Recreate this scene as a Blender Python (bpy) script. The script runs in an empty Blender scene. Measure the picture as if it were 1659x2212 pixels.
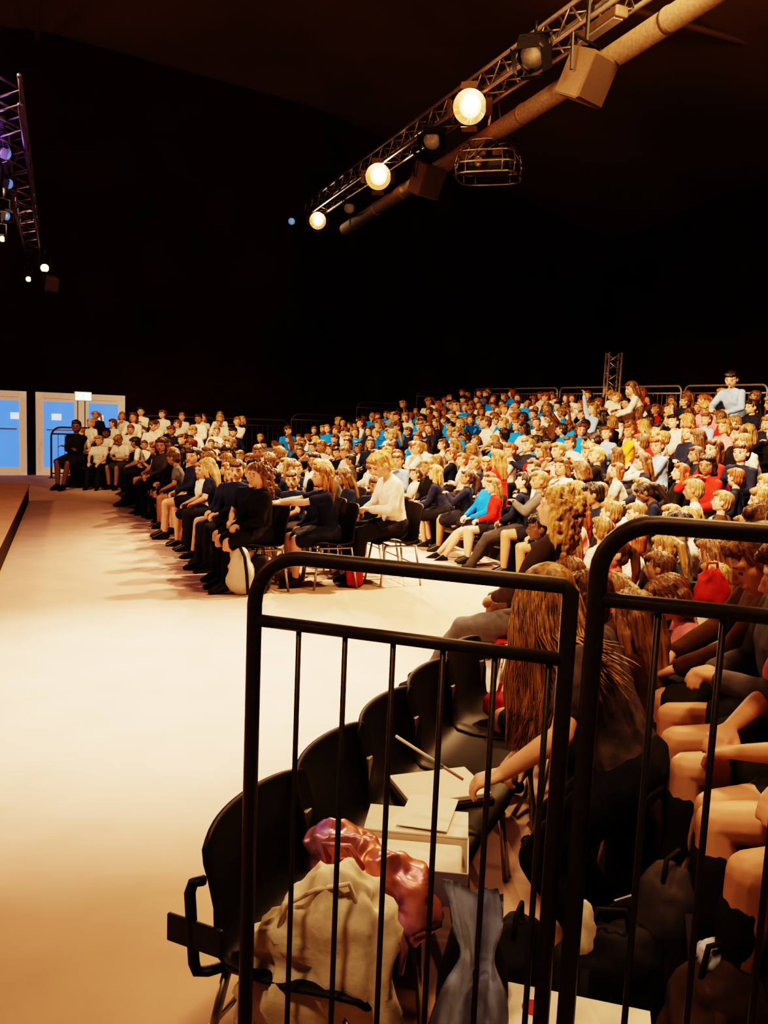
import bpy,bmesh,math,random
import numpy as np
from mathutils import Vector,Matrix,noise
random.seed(11)
S=bpy.context.scene; COL=S.collection; V=Vector; PI=math.pi
try:
    S.view_settings.view_transform='Filmic'; S.view_settings.look='Very High Contrast'; S.view_settings.exposure=.4
except Exception as ex: print('VIEW',ex)
# ---------------------------------------------------------------- camera
F=1800.0; CX,CY=829.5,1106.0
C0=V((0,0,1.7)); pit=math.atan((1106-889)/F); rol=math.radians(2.4)
fw=V((0,math.cos(pit),-math.sin(pit))); r0=V((1,0,0)); u0=V((0,math.sin(pit),math.cos(pit)))
rt=r0*math.cos(rol)+u0*math.sin(rol); up=u0*math.cos(rol)-r0*math.sin(rol)
cam=bpy.data.cameras.new('camera'); co=bpy.data.objects.new('camera',cam); COL.objects.link(co)
cam.sensor_fit='VERTICAL'; cam.sensor_height=36; cam.lens=F/2212*36; cam.clip_end=200; cam.clip_start=.05
m=Matrix((rt,up,-fw)).transposed().to_4x4(); m.translation=C0; co.matrix_world=m; S.camera=co
def proj(P):
    d=V(P)-C0; z=d.dot(fw); return CX+F*d.dot(rt)/z, CY-F*d.dot(up)/z
def ray(px,py): return fw+rt*((px-CX)/F)+up*((CY-py)/F)
def uz(px,py,z):
    r=ray(px,py); return C0+r*((z-C0.z)/r.z)
def ud(px,py,d):
    r=ray(px,py); return C0+r*(d/r.y)
# ---------------------------------------------------------------- helpers
def tag(o,label,cat,group=None):
    o['label']=label; o['category']=cat
    if group: o['group']=group
    return o
def link(name,me,parent=None,mats=()):
    o=bpy.data.objects.new(name,me); COL.objects.link(o)
    if me is not None:
        for m_ in mats: me.materials.append(m_)
    if parent is not None: o.parent=parent
    return o
def ob(name,bm,mat,parent=None,smooth=False):
    me=bpy.data.meshes.new(name)
    bmesh.ops.recalc_face_normals(bm,faces=bm.faces[:])
    bm.to_mesh(me); bm.free()
    if smooth: me.polygons.foreach_set('use_smooth',[True]*len(me.polygons))
    return link(name,me,parent,mat if isinstance(mat,(list,tuple)) else [mat])
def empty(name,loc,rz=0):
    o=bpy.data.objects.new(name,None); COL.objects.link(o); o.location=loc; o.rotation_euler=(0,0,rz); o.empty_display_size=.1
    return o
def struct(o): o['kind']='structure'; return o
def dup(root,loc=None,rz=None,label=None,color=None):
    r=root.copy(); COL.objects.link(r)
    if loc is not None: r.location=loc
    if rz is not None: r.rotation_euler=(0,0,rz)
    if label: r['label']=label
    for ch in root.children:
        c=ch.copy(); COL.objects.link(c); c.parent=r
        for g in ch.children:
            d=g.copy(); COL.objects.link(d); d.parent=c
    return r
def box(bm,c,s,rot=None,bev=0):
    t=bmesh.new(); bmesh.ops.create_cube(t,size=1)
    for v in t.verts: v.co=V((v.co.x*s[0],v.co.y*s[1],v.co.z*s[2]))
    if bev: bmesh.ops.bevel(t,geom=t.edges[:],offset=bev,segments=2,affect='EDGES',profile=.5)
    M_=Matrix.Translation(V(c))
    if rot is not None: M_=M_@rot.to_4x4()
    bmesh.ops.transform(t,matrix=M_,verts=t.verts)
    merge(bm,t)
    return bm
def merge(bm,t):
    me=bpy.data.meshes.new('tmp'); t.to_mesh(me); t.free(); bm.from_mesh(me); bpy.data.meshes.remove(me)
def tube(bm,pts,r,seg=8,r1=None,rs=None):
    pts=[V(p) for p in pts]; n=len(pts); rings=[]
    prev=None
    for i,p in enumerate(pts):
        t=(pts[min(i+1,n-1)]-pts[max(i-1,0)]).normalized()
        if prev is None:
            a=V((0,0,1)) if abs(t.z)<.9 else V((1,0,0)); nx=t.cross(a).normalized()
        else: nx=(prev-t*prev.dot(t)).normalized()
        prev=nx; ny=t.cross(nx)
        rr=rs[i] if rs else (r if r1 is None else r+(r1-r)*i/(n-1))
        rings.append([bm.verts.new(p+nx*(rr*math.cos(2*PI*k/seg))+ny*(rr*math.sin(2*PI*k/seg))) for k in range(seg)])
    for a,b in zip(rings,rings[1:]):
        for k in range(seg): bm.faces.new((a[k],a[(k+1)%seg],b[(k+1)%seg],b[k]))
    bm.faces.new(rings[0][::-1]); bm.faces.new(rings[-1])
    return bm
def lathe(bm,prof,seg=20,M_=None):
    t=bmesh.new(); rings=[]
    for r,z in prof: rings.append([t.verts.new((r*math.cos(2*PI*k/seg),r*math.sin(2*PI*k/seg),z)) for k in range(seg)])
    for a,b in zip(rings,rings[1:]):
        for k in range(seg): t.faces.new((a[k],a[(k+1)%seg],b[(k+1)%seg],b[k]))
    t.faces.new(rings[0][::-1]); t.faces.new(rings[-1])
    if M_ is not None: bmesh.ops.transform(t,matrix=M_,verts=t.verts)
    merge(bm,t); return bm
def ring(bm,r0_,z0,r1_,z1,seg=28,M_=None):
    t=bmesh.new(); A=[t.verts.new((r0_*math.cos(2*PI*k/seg),r0_*math.sin(2*PI*k/seg),z0)) for k in range(seg)]; B=[t.verts.new((r1_*math.cos(2*PI*k/seg),r1_*math.sin(2*PI*k/seg),z1)) for k in range(seg)]
    for k in range(seg): t.faces.new((A[k],A[(k+1)%seg],B[(k+1)%seg],B[k]))
    bmesh.ops.solidify(t,geom=t.faces[:],thickness=.004)
    if M_ is not None: bmesh.ops.transform(t,matrix=M_,verts=t.verts)
    merge(bm,t); return bm
def arc(cx,cz,r,a0,a1,n=6): return [V((cx+r*math.cos(a0+(a1-a0)*i/n),0,cz+r*math.sin(a0+(a1-a0)*i/n))) for i in range(n+1)]
def softbag(w,d,h,n=4,amp=.012,fr=6,seg=28,seed=0,top=1.0,ridge=0):
    bm=bmesh.new(); bmesh.ops.create_uvsphere(bm,u_segments=seg,v_segments=seg*2//3,radius=1)
    e=2.0/n
    f=lambda x: math.copysign(abs(x)**e,x)
    for v in bm.verts:
        x,y,z=v.co; rr=math.hypot(x,y)
        ca,sa=(x/rr,y/rr) if rr>1e-6 else (0,0)
        P=V((f(ca)*f(rr)*w/2,f(sa)*f(rr)*d/2,f(z)*h/2))
        k=1+(top-1)*(P.z/h+.5); P.x*=k; P.y*=k
        q=P*fr+V((seed*3.1,seed,0)); P+=v.co*(amp*noise.noise(q)+amp*.5*noise.noise(q*2.3))
        if ridge: P+=v.co*(ridge*(.3-abs(noise.noise(q*1.6)))+ridge*.5*(.3-abs(noise.noise(q*3.7))))
        P.z=max(P.z,-h/2); v.co=P+V((0,0,h/2))
    return bm
# ---------------------------------------------------------------- materials
def mat(name,col=(.5,.5,.5),rough=.6,metal=0,var=.25,scale=30,bump=0,emit=0,ecol=None,objcol=False,stretch=(1,1,1),spec=.4,attr=None,col2=None):
    m_=bpy.data.materials.new(name); m_.use_nodes=True; N=m_.node_tree.nodes; L=m_.node_tree.links
    b=N['Principled BSDF']; b.inputs['Roughness'].default_value=rough; b.inputs['Metallic'].default_value=metal
    b.inputs['Specular IOR Level'].default_value=spec
    tc=N.new('ShaderNodeTexCoord'); mp=N.new('ShaderNodeMapping'); mp.inputs['Scale'].default_value=stretch
    nt=N.new('ShaderNodeTexNoise'); nt.inputs['Scale'].default_value=scale; nt.inputs['Detail'].default_value=4
    L.new(tc.outputs['Object'],mp.inputs['Vector']); L.new(mp.outputs['Vector'],nt.inputs['Vector'])
    mr=N.new('ShaderNodeMapRange'); mr.inputs['From Min'].default_value=.3; mr.inputs['From Max'].default_value=.7
    mr.inputs['To Min'].default_value=1-var; mr.inputs['To Max'].default_value=1+var*.6
    L.new(nt.outputs['Fac'],mr.inputs['Value'])
    mx=N.new('ShaderNodeMixRGB'); mx.blend_type='MULTIPLY'; mx.inputs['Fac'].default_value=1
    if objcol:
        oi=N.new('ShaderNodeObjectInfo'); L.new(oi.outputs['Color'],mx.inputs['Color1'])
    elif attr:
        oi=N.new('ShaderNodeAttribute'); oi.attribute_name=attr; L.new(oi.outputs['Color'],mx.inputs['Color1'])
    elif col2:
        n2=N.new('ShaderNodeTexNoise'); n2.inputs['Scale'].default_value=scale*.6; L.new(tc.outputs['Object'],n2.inputs['Vector'])
        r2=N.new('ShaderNodeMapRange'); r2.inputs['From Min'].default_value=.42; r2.inputs['From Max'].default_value=.6; L.new(n2.outputs['Fac'],r2.inputs['Value'])
        m2=N.new('ShaderNodeMixRGB'); m2.inputs['Color1'].default_value=(*col,1); m2.inputs['Color2'].default_value=(*col2,1); L.new(r2.outputs['Result'],m2.inputs['Fac']); L.new(m2.outputs['Color'],mx.inputs['Color1'])
    else: mx.inputs['Color1'].default_value=(*col,1)
    L.new(mr.outputs['Result'],mx.inputs['Color2']); L.new(mx.outputs['Color'],b.inputs['Base Color'])
    if bump:
        bp=N.new('ShaderNodeBump'); bp.inputs['Strength'].default_value=bump; bp.inputs['Distance'].default_value=.01
        L.new(nt.outputs['Fac'],bp.inputs['Height']); L.new(bp.outputs['Normal'],b.inputs['Normal'])
    if emit:
        b.inputs['Emission Strength'].default_value=emit; b.inputs['Emission Color'].default_value=(*(ecol or col),1)
    return m_
M=dict(
 floor=mat('carpet',(.58,.42,.335),.95,var=.08,scale=3,spec=.1),
 ceil=mat('tent_cloth',(.13,.076,.045),.9,var=.3,scale=.35,spec=.1),
 wall=mat('black_drape',(.022,.008,.005),.95,var=.4,scale=.8,spec=.05),
 stage=mat('stage_carpet',(.42,.27,.18),.95,var=.1,scale=5,spec=.1), stageside=mat('stage_skirt',(.035,.02,.012),.9,spec=.1),
 tier=mat('tier_deck',(.03,.024,.02),.9,spec=.1), bench=mat('bench_plastic',(.02,.02,.022),.5),
 rail=mat('rail_paint',(.052,.040,.032),.45,.3,var=.2,scale=60,bump=.05), steel=mat('steel',(.45,.42,.38),.35,.9,var=.15),
 greyrail=mat('galvanised_rail',(.28,.24,.20),.5,.5), darkrail=mat('dull_rail',(.10,.085,.07),.55,.4),
 alu=mat('truss_aluminium',(.36,.31,.26),.42,.8), dalu=mat('dark_truss',(.07,.05,.09),.5,.7), dark=mat('dark_cage',(.36,.30,.24),.28,.85), beam=mat('beam_cloth',(.15,.10,.065),.8),
 plastic=mat('black_plastic',(.018,.014,.013),.5,var=.2,scale=20,spec=.32), greyplastic=mat('grey_plastic',(.08,.075,.07),.45),
 redplastic=mat('red_plastic',(.45,.03,.02),.35),
 black=mat('black_metal',(.015,.014,.014),.5), cab=mat('speaker_cabinet',(.17,.115,.075),.6,var=.1), grille=mat('speaker_grille',(.09,.06,.042),.7,var=.5,scale=300),
 lens=mat('lamp_lens',(1,.8,.5),.3,emit=160,ecol=(1,.78,.5),var=.02), halo=mat('inner_glow',(1,.6,.3),.3,emit=14,ecol=(1,.60,.25),var=.02), halo2=mat('middle_glow',(1,.6,.3),.4,emit=2.6,ecol=(1,.48,.16),var=.02), halo3=mat('outer_glow',(.9,.5,.25),.5,emit=.45,ecol=(1,.42,.12),var=.02), bluelens=mat('blue_lens',(.2,.4,1),.3,emit=.25,ecol=(.3,.5,1)), dimlens=mat('dim_lens',(.3,.24,.19),.15,emit=.05,ecol=(1,.6,.3)), warmlens=mat('warm_lens',(1,.7,.4),.2,emit=9,ecol=(1,.52,.2)),  # halo materials: emissive orange steps that paint the glow around a lit lens
 frame=mat('door_frame',(.62,.50,.40),.5,var=.08,emit=.18,ecol=(.95,.64,.45)),  # frame given a faint warm glow of its own, as if lit
 blue=mat('blue_daylight_glass',(.05,.15,.5),.15,var=.3,scale=1.2,emit=.70,ecol=(.11,.26,1)), notice=mat('glowing_notice_paper',(.7,.75,.85),.6,emit=.8,ecol=(.6,.75,1),var=.05),  # notice sheets glow by themselves to look lit from behind
 paper=mat('paper',(.78,.72,.64),.8,var=.05), sign=mat('exit_sign_face',(.5,.9,.6),.4,emit=2,ecol=(.45,1,.5),var=.05), signw=mat('exit_sign_mark',(1,1,1),.4,emit=7,ecol=(.9,1,.85),var=.02),
 skin=mat('skin',objcol=True,rough=.5,var=.1,scale=18), eye=mat('eye_dark',(.06,.03,.02),.3), lip=mat('lip',(.42,.14,.11),.45),
 hair=mat('hair',objcol=True,rough=.45,var=.75,scale=55,stretch=(1,1,.12),bump=.7,spec=.5), cloth=mat('cloth',objcol=True,rough=.9,var=.18,scale=25,bump=.15,spec=.15),
 pattern=mat('muted_patterned_cloth',(.10,.08,.078),.9,var=.6,scale=20,spec=.1), crowd=mat('crowd_mixed',attr='Col',rough=.8,var=.15,scale=20,spec=.15),
 shoe=mat('shoe_leather',(.014,.012,.012),.4),
 cream=mat('canvas',(.84,.76,.63),.9,var=.12,scale=25,bump=.3), holo=mat('pink_bronze_foil',(.62,.27,.20),.36,.5,var=.45,scale=11,bump=.3,col2=(.58,.32,.50)), silverblue=mat('pale_blue_grey_cloth',(.50,.58,.74),.55,0,var=.35,scale=14,bump=.3),
 card=mat('white_card',(.78,.72,.64),.7,var=.05), pinkcard=mat('lilac_card',(.30,.28,.40),.6,var=.1,scale=8), green=mat('faint_green_ink',(.38,.50,.45),.4), red=mat('red_fabric',(.45,.03,.03),.7), redink=mat('faint_red_ink',(.50,.22,.24),.5), pink=mat('pink_fabric',(.7,.16,.30),.6), darkcloth=mat('dark_fabric',(.015,.012,.013),.8), brownfab=mat('brown_fabric',(.06,.034,.024),.85), greyfab=mat('grey_fabric',(.05,.042,.042),.8),
)
# ---------------------------------------------------------------- people meshes (built first, scene still small)
ti=bmesh.new(); bmesh.ops.create_icosphere(ti,subdivisions=2,radius=1); ICO=[v.co.copy() for v in ti.verts]; ti.free()
def hull(bm,pts):
    t=bmesh.new()
    for p,r in pts:
        for q in ICO: t.verts.new(V(p)+q*r)
    res=bmesh.ops.convex_hull(t,input=t.verts[:],use_existing_faces=False)
    dead=[g for g in set(res['geom_interior'])|set(res['geom_unused']) if isinstance(g,bmesh.types.BMVert) and g.is_valid]
    bmesh.ops.delete(t,geom=dead,context='VERTS'); merge(bm,t)
def ell(bm,c,r,M_):
    t=bmesh.new(); bmesh.ops.create_icosphere(t,subdivisions=3,radius=1)
    for v in t.verts: v.co=M_@(V(c)+V((v.co.x*r[0],v.co.y*r[1],v.co.z*r[2])))
    merge(bm,t)
def modmesh(me,fn,name):
    o=bpy.data.objects.new('tmp',me); COL.objects.link(o); fn(o)
    dg=bpy.context.evaluated_depsgraph_get(); out=bpy.data.meshes.new_from_object(o.evaluated_get(dg)); out.name=name
    bpy.data.objects.remove(o); return out
def vox(bm,size,it=2,name='m'):
    me=bpy.data.meshes.new('tmp'); bmesh.ops.recalc_face_normals(bm,faces=bm.faces[:]); bm.to_mesh(me); bm.free()
    def fn(o):
        md=o.modifiers.new('r','REMESH'); md.mode='VOXEL'; md.voxel_size=size
        if it: sm=o.modifiers.new('s','SMOOTH'); sm.factor=.5; sm.iterations=it
    out=modmesh(me,fn,name); bpy.data.meshes.remove(me)
    out.polygons.foreach_set('use_smooth',[True]*len(out.polygons)); out.materials.clear()
    return out
def ik(A,T,l1,l2,pole):
    d=T-A; L=max(min(d.length,(l1+l2)*.995),abs(l1-l2)+.02); n=d.normalized(); T=A+n*L
    a=(l1*l1-l2*l2+L*L)/(2*L); h=math.sqrt(max(l1*l1-a*a,0)); p=V(pole); p=p-n*p.dot(n); p.normalize(); return A+n*a+p*h,T
# long-haired girl: stance and hand targets in the place
G=V((.765,2.38,0)); thg=math.atan2(-.88,-.47)
gl=lambda w: Matrix.Rotation(-thg,3,'Z')@(w-G)
POSES={ # lean, twist, yaw, pitch, left wrist, right wrist, left ankle, right ankle
 'lap':(.04,0,.1,.05,(.05,-.21,.60),(-.04,-.23,.60),(.09,-.37,.08),(-.09,-.35,.08)),
 'knees':(.10,0,-.25,0,(.11,-.31,.585),(-.11,-.31,.585),(.11,-.38,.08),(-.10,-.40,.08)),
 'fold':(-.03,.1,.35,-.05,(-.07,-.17,.73),(.07,-.19,.70),(.07,-.42,.08),(-.05,-.40,.08)),
 'forward':(.38,0,.1,-.3,(.06,-.36,.62),(-.06,-.36,.62),(.12,-.30,.08),(-.12,-.28,.08)),
 'raise':(0,0,-.1,-.15,(.06,-.21,.60),(-.2,-.08,1.34),(.09,-.36,.08),(-.09,-.36,.08)),
 'face':(.12,0,.3,0,(.02,-.24,.60),(-.055,-.17,.93),(.09,-.36,.08),(-.09,-.34,.08)),
 'turn':(.05,.45,.55,.05,(.08,-.22,.62),(-.03,-.25,.60),(.12,-.36,.08),(-.05,-.40,.08)),
 'turnr':(.04,-.4,-.55,0,(.05,-.24,.60),(-.08,-.2,.62),(.06,-.38,.08),(-.11,-.36,.08)),
 'back':(-.14,0,.05,-.1,(.09,-.18,.60),(-.09,-.2,.59),(.08,-.55,.08),(-.07,-.60,.08)),
 'clap':(.05,0,.15,-.05,(.025,-.27,.82),(-.025,-.27,.82),(.09,-.36,.08),(-.09,-.36,.08)),
 'reach':(.22,0,.0,-.1,(.07,-.53,.80),(-.07,-.53,.80),(.08,-.34,.08),(-.08,-.30,.08)),
 'lookdown':(.16,.05,.0,.5,(.05,-.24,.66),(-.05,-.25,.66),(.10,-.36,.08),(-.08,-.34,.08)),
 'slump':(.24,-.2,-.35,.15,(.07,-.28,.60),(-.08,-.26,.61),(.10,-.33,.08),(-.10,-.38,.08)),
 'stand':(.05,0,.3,0,(.19,-.06,.62),(-.2,-.08,.64),(.09,.0,.08),(-.09,-.03,.08)),
 'standlean':(.45,-.1,.4,.1,(.10,-.42,.80),(-.14,-.40,.85),(.09,.0,.08),(-.09,.1,.08)),
 'girl':(.42,.05,-.2,.66,tuple(gl(ud(1085,1672,2.22))),tuple(gl(ud(1115,1640,2.46))),(.09,.02,.08),(-.09,-.03,.08)),
}
SK={}
def skel(pn):
    if pn in SK: return SK[pn]
    lean,tw,yaw,pitch,wl_,wr_,al,ar=POSES[pn]; st=pn in('stand','standlean','girl'); hz=.66 if pn=='girl' else .72 if st else .50
    hip=V((0,0,hz)); R=Matrix.Rotation(tw,3,'Z')@Matrix.Rotation(lean,3,'X')
    T=lambda x,y,z:hip+R@V((x,y,z))
    k=dict(T=T,hip=hip,stand=st)
    HR=Matrix.Rotation(tw+yaw,3,'Z')@Matrix.Rotation(pitch+lean*.5,3,'X')
    nb=T(0,.012,.42); hc=nb+HR@V((0,-.012,.148)); k['nb']=nb; k['H']=Matrix.Translation(hc)@HR.to_4x4(); k['hc']=hc
    for s,w,a,n in ((1,wl_,al,'L'),(-1,wr_,ar,'R')):
        sh=T(.145*s,.012,.378); pole=V((.9*s,.35,-.7)) if not(pn=='raise' and s<0) else V((-1,-.3,0))
        el,wt=ik(sh,V(w),.225,.205,pole); hp=V((.078*s,0,hz)); kn,ak=ik(hp,V(a),.36,.385,V((.15*s,-1,.5)))
        k['sh'+n],k['el'+n],k['wr'+n],k['hp'+n],k['kn'+n],k['ak'+n]=sh,el,wt,hp,kn,ak
    SK[pn]=k; return k
def torso(bm,k,e,low=0):
    T=k['T']
    a=[(k['hip']+V((s*.062,.012,0)),.082+e) for s in(-1,1)]; w=[(T(s*.045,.005,.15),.076+e) for s in(-1,1)]; c=[(T(s*.062,0,.28),.08+e) for s in(-1,1)]; sh=[(T(s*.128,.012,.372),.042+e) for s in(-1,1)]; n=[(T(0,.014,.40),.048+e)]
    hull(bm,a+w); hull(bm,w+c); hull(bm,c+sh+n)
def hand(bm,w,h,s,grip=.35):
    h=h.normalized(); n=V((0,0,-1)); n=(n-h*n.dot(h)); n=n.normalized() if n.length>.1 else V((0,-1,0)); sd=h.cross(n).normalized(); sd=sd*(1 if sd.x*(-s)>0 else -1)
    k=.86; P=lambda a,b,c=0:w+(h*a+sd*b+n*c)*k
    hull(bm,[(P(.0,0),.02),(P(.035,.026),.014),(P(.035,-.024),.013),(P(.08,.03),.012),(P(.08,-.028),.011)])
    for b,l in ((.03,.062),(.011,.072),(-.009,.067),(-.028,.052)):
        p=P(.08,b); th=0
        for q in range(3):
            th+=grip; d=h*math.cos(th)+n*math.sin(th); p2=p+d*(l*k*(.45 if q==0 else .3)); hull(bm,[(p,.0085-.0008*q),(p2,.008-.0008*q)]); p=p2
    p=P(.025,.026); p2=P(.055,.055,.012); p3=P(.085,.062,.022); hull(bm,[(p,.012),(p2,.0095)]); hull(bm,[(p2,.0095),(p3,.0075)])
def foot(bm,a,e=0,out=0):
    f=V((out,-1,0)).normalized()
    hull(bm,[(a+V((0,.03,-.035)),.027+e),(a+f*.09+V((0,0,-.048)),.026+e),(a+f*.145+V((0,0,-.055)),.017+e),(a+V((0,0,.01)),.03+e)])
def gen(pn,part,fine=False):
    k=skel(pn); bm=bmesh.new(); H=k['H']
    if part=='body':
        torso(bm,k,-.006); hull(bm,[(k['nb']+V((0,0,-.02)),.046),(k['hc']+k['H'].to_3x3()@V((0,.012,-.05)),.042)])
        for s,n in ((1,'L'),(-1,'R')):
            hull(bm,[(k['sh'+n],.042),(k['el'+n],.033)]); hull(bm,[(k['el'+n],.034),(k['el'+n].lerp(k['wr'+n],.3),.034),(k['wr'+n],.022)])
            hd_=k['wr'+n]-k['el'+n]
            if pn in('lap','knees','face','fold'): hd_=hd_.normalized()+V((-.5*s if pn!='knees' else 0,-.3,0))
            if pn=='girl': hd_=gl(ud(985,1688,2.22))-gl(ud(1075,1660,2.22)) if n=='L' else hd_
            hand(bm,k['wr'+n],hd_,s,.38 if pn!='girl' else .55)
            hull(bm,[(k['hp'+n],.076),(k['kn'+n],.05)]); hull(bm,[(k['kn'+n],.05),(k['kn'+n].lerp(k['ak'+n],.3)+V((0,.012,0)),.05),(k['ak'+n],.032)]); foot(bm,k['ak'+n],0,.15*s)
        L=lambda x,y,z:H@V((x,y,z))
        ell(bm,(0,.012,.026),(.074,.09,.081),H)
        hull(bm,[(L(0,-.058,-.075),.02),(L(.042,-.012,-.055),.024),(L(-.042,-.012,-.055),.024),(L(.046,-.035,-.01),.026),(L(-.046,-.035,-.01),.026),(L(0,-.05,.03),.036),(L(0,.02,-.03),.05)])
        hull(bm,[(L(0,-.084,.012),.007),(L(0,-.102,-.022),.0095)]); hull(bm,[(L(.011,-.09,-.026),.0075),(L(-.011,-.09,-.026),.0075)])
        hull(bm,[(L(.018,-.078,-.048),.008),(L(-.018,-.078,-.048),.008),(L(0,-.083,-.048),.0095)])
        hull(bm,[(L(.05,-.062,.026),.012),(L(.012,-.074,.027),.012),(L(-.012,-.074,.027),.012),(L(-.05,-.062,.026),.012)])
        for s in(-1,1): ell(bm,(s*.077,.012,-.008),(.010,.019,.028),H)
        me=vox(bm,.0058 if fine else .0086,2,'body')
        for m_ in('skin','eye','lip'): me.materials.append(M[m_])
        Hi=H.inverted()
        for p in me.polygons:
            c=Hi@p.center
            if c.y<-.055 and abs(c.x)<.06 and abs(c.z)<.08:
                ax=abs(c.x)
                if ((ax-.031)/.0105)**2+((c.z-.001)/.006)**2<1: p.material_index=1
                elif ((ax-.034)/.016)**2+((c.z-.024)/.0035)**2<1: p.material_index=1
                elif (c.x/.02)**2+((c.z+.048)/.006)**2<1 and c.y<-.07: p.material_index=2
        return me
    if part in('jumper','shirt'):
        torso(bm,k,.012); e=.013
        for n in'LR':
            sh,el,wr=k['sh'+n],k['el'+n],k['wr'+n]
            if part=='jumper': hull(bm,[(sh,.042+e),(el,.034+e)]); hull(bm,[(el,.034+e),(el.lerp(wr,.93),.024+e)])
            else: hull(bm,[(sh,.044+e),(sh.lerp(el,.62),.04+e)])
        hull(bm,[(k['T'](0,.014,.40),.055),(k['nb'],.052)])
    elif part in('trousers','shorts'):
        e=.012; hull(bm,[(k['hip']+V((s*.06,.012,.03)),.084+e) for s in(-1,1)]+[(k['hp'+n],.078+e) for n in'LR'])
        for n in'LR':
            hp,kn,ak=k['hp'+n],k['kn'+n],k['ak'+n]
            if part=='trousers': hull(bm,[(hp,.078+e),(kn,.054+e)]); hull(bm,[(kn,.054+e),(ak,.043+e)])
            else: hull(bm,[(hp,.08+e),(hp.lerp(kn,.55),.068+e)])
    elif part=='skirt':
        if k['stand']: hull(bm,[(k['hip']+V((s*.06,0,.08)),.08) for s in(-1,1)]+[(k['hip']+V((s*.13,y,-.25)),.05) for s in(-1,1) for y in(-.1,.1)])
        else: hull(bm,[(k['hip']+V((s*.065,.012,.05)),.088) for s in(-1,1)]+[(k['hip']+V((s*.11,.02,-.01)),.075) for s in(-1,1)]+[(k['hp'+n].lerp(k['kn'+n],.86)+V((.02*s,0,-.005)),.073) for s,n in((1,'L'),(-1,'R'))])
    elif part=='socks':
        for n in'LR': hull(bm,[(k['kn'+n].lerp(k['ak'+n],.22),.054),(k['ak'+n],.037)])
    elif part in('shoeL','shoeR'):
        n=part[-1]; foot(bm,k['ak'+n],.007,.15*(1 if n=='L' else -1))
        me=vox(bm,.011,1,'shoe'); me.materials.append(M['shoe']); return me
    me=vox(bm,.0085 if fine else .0125,2,part); am=.004 if fine else .008
    for v in me.vertices:
        q=v.co*14+V((len(part),0,0)); v.co+=v.normal*(am*noise.noise(q))
    me.materials.append(M['cloth']); return me
def genhair(style):
    bm=bmesh.new(); I=Matrix.Identity(4); rnd=random.Random(style)
    ell(bm,(0,.02,.030),(.080,.094,.087),I); ell(bm,(0,.05,-.02),(.070,.053,.068),I); hull(bm,[((-.045,-.060,.078),.022),((.045,-.060,.078),.022),((0,.0,.097),.028)])
    amp=.010
    if style=='short': hull(bm,[((.03,-.083,.068),.014),((-.045,-.068,.064),.016),((0,-.04,.096),.02)])
    if style in('long','curly','bob'):
        dn={'long':-.28,'curly':-.22,'bob':-.10}[style]
        for s in(-1,1):
            hull(bm,[((s*.072,.0,.01),.022),((s*.082,.02,-.07),.026)]); hull(bm,[((s*.082,.02,-.07),.026),((s*.08,.05,dn),.018)])
        hull(bm,[((.055,.07,-.01),.035),((-.055,.07,-.01),.035),((.055,.09,-.12),.03),((-.055,.09,-.12),.03)]) if style!='bob' else hull(bm,[((.055,.06,-.0),.035),((-.055,.06,-.0),.035),((.05,.06,dn+.01),.03),((-.05,.06,dn+.01),.03)])
        if style!='bob': hull(bm,[((.055,.09,-.12),.03),((-.055,.09,-.12),.03),((.03,.095,dn),.018),((-.03,.095,dn),.018)])
    if style=='curly':
        amp=.011
        for i in range(110):
            a=rnd.uniform(-2.6,2.6)+PI/2; z=rnd.uniform(-.24,.12); rr=.09 if z<.04 else .09*math.sqrt(max(.05,1-((z-.03)/.1)**2))
            if not(math.sin(a)<-.3 and z<.05): ell(bm,(rr*math.cos(a),.025+rr*math.sin(a)*1.05,z),(.016,.016,.026),I)
    if style=='ponytail':
        hull(bm,[((0,.105,.04),.03),((0,.145,0),.036)]); hull(bm,[((0,.145,0),.036),((0,.155,-.12),.03)]); hull(bm,[((0,.155,-.12),.03),((0,.145,-.24),.012)])
    if style=='bun': ell(bm,(0,.1,.07),(.045,.045,.045),I)
    me=vox(bm,.007,1,'hair')
    for v in me.vertices:
        if style=='curly': q=V((v.co.x*46,v.co.y*46,v.co.z*30))
        else: a=math.atan2(v.co.x,v.co.y+.01); q=V((a*9,v.co.z*5,len(style)))
        v.co+=v.normal*(amp*noise.noise(q)+amp*.6*noise.noise(q*2.7))
    me.materials.append(M['hair']); return me
CACHE={}
def part(pn,pt,fine=False):
    key=(pn,pt,fine)
    if key not in CACHE: CACHE[key]=genhair(pt[5:]) if pt.startswith('hair:') else gen(pn,pt,fine)
    return CACHE[key]
POOL=['lap','knees','fold','forward','face','turn','turnr','back','clap','lap','slump','lookdown','turnr','slump']
for pn in sorted(set(POOL))+['raise']:
    for pt in ('body','jumper','shirt','trousers'): part(pn,pt)
for hs in('short','long','ponytail','bob','curly','bun'): part('','hair:'+hs)
LOD={}
def lod(pn,pt):
    if (pn,pt) not in LOD:
        def fn(o): d_=o.modifiers.new('d','DECIMATE'); d_.ratio=.14 if pt=='body' else .3; o.modifiers.new('t','TRIANGULATE')
        me=modmesh(part(pn,pt),fn,'lod'); n=len(me.vertices); co_=np.empty(n*3,'f'); me.vertices.foreach_get('co',co_)
        tr=np.empty(len(me.polygons)*3,'i'); me.polygons.foreach_get('vertices',tr); LOD[(pn,pt)]=(co_.reshape(-1,3),tr.reshape(-1,3)); bpy.data.meshes.remove(me)
    return LOD[(pn,pt)]
for pn in sorted(set(POOL)):
    for pt in('body','jumper','shirt'): lod(pn,pt)
for hs in('short','long','ponytail','bob'): lod('','hair:'+hs)
COUNT=[0]
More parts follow.
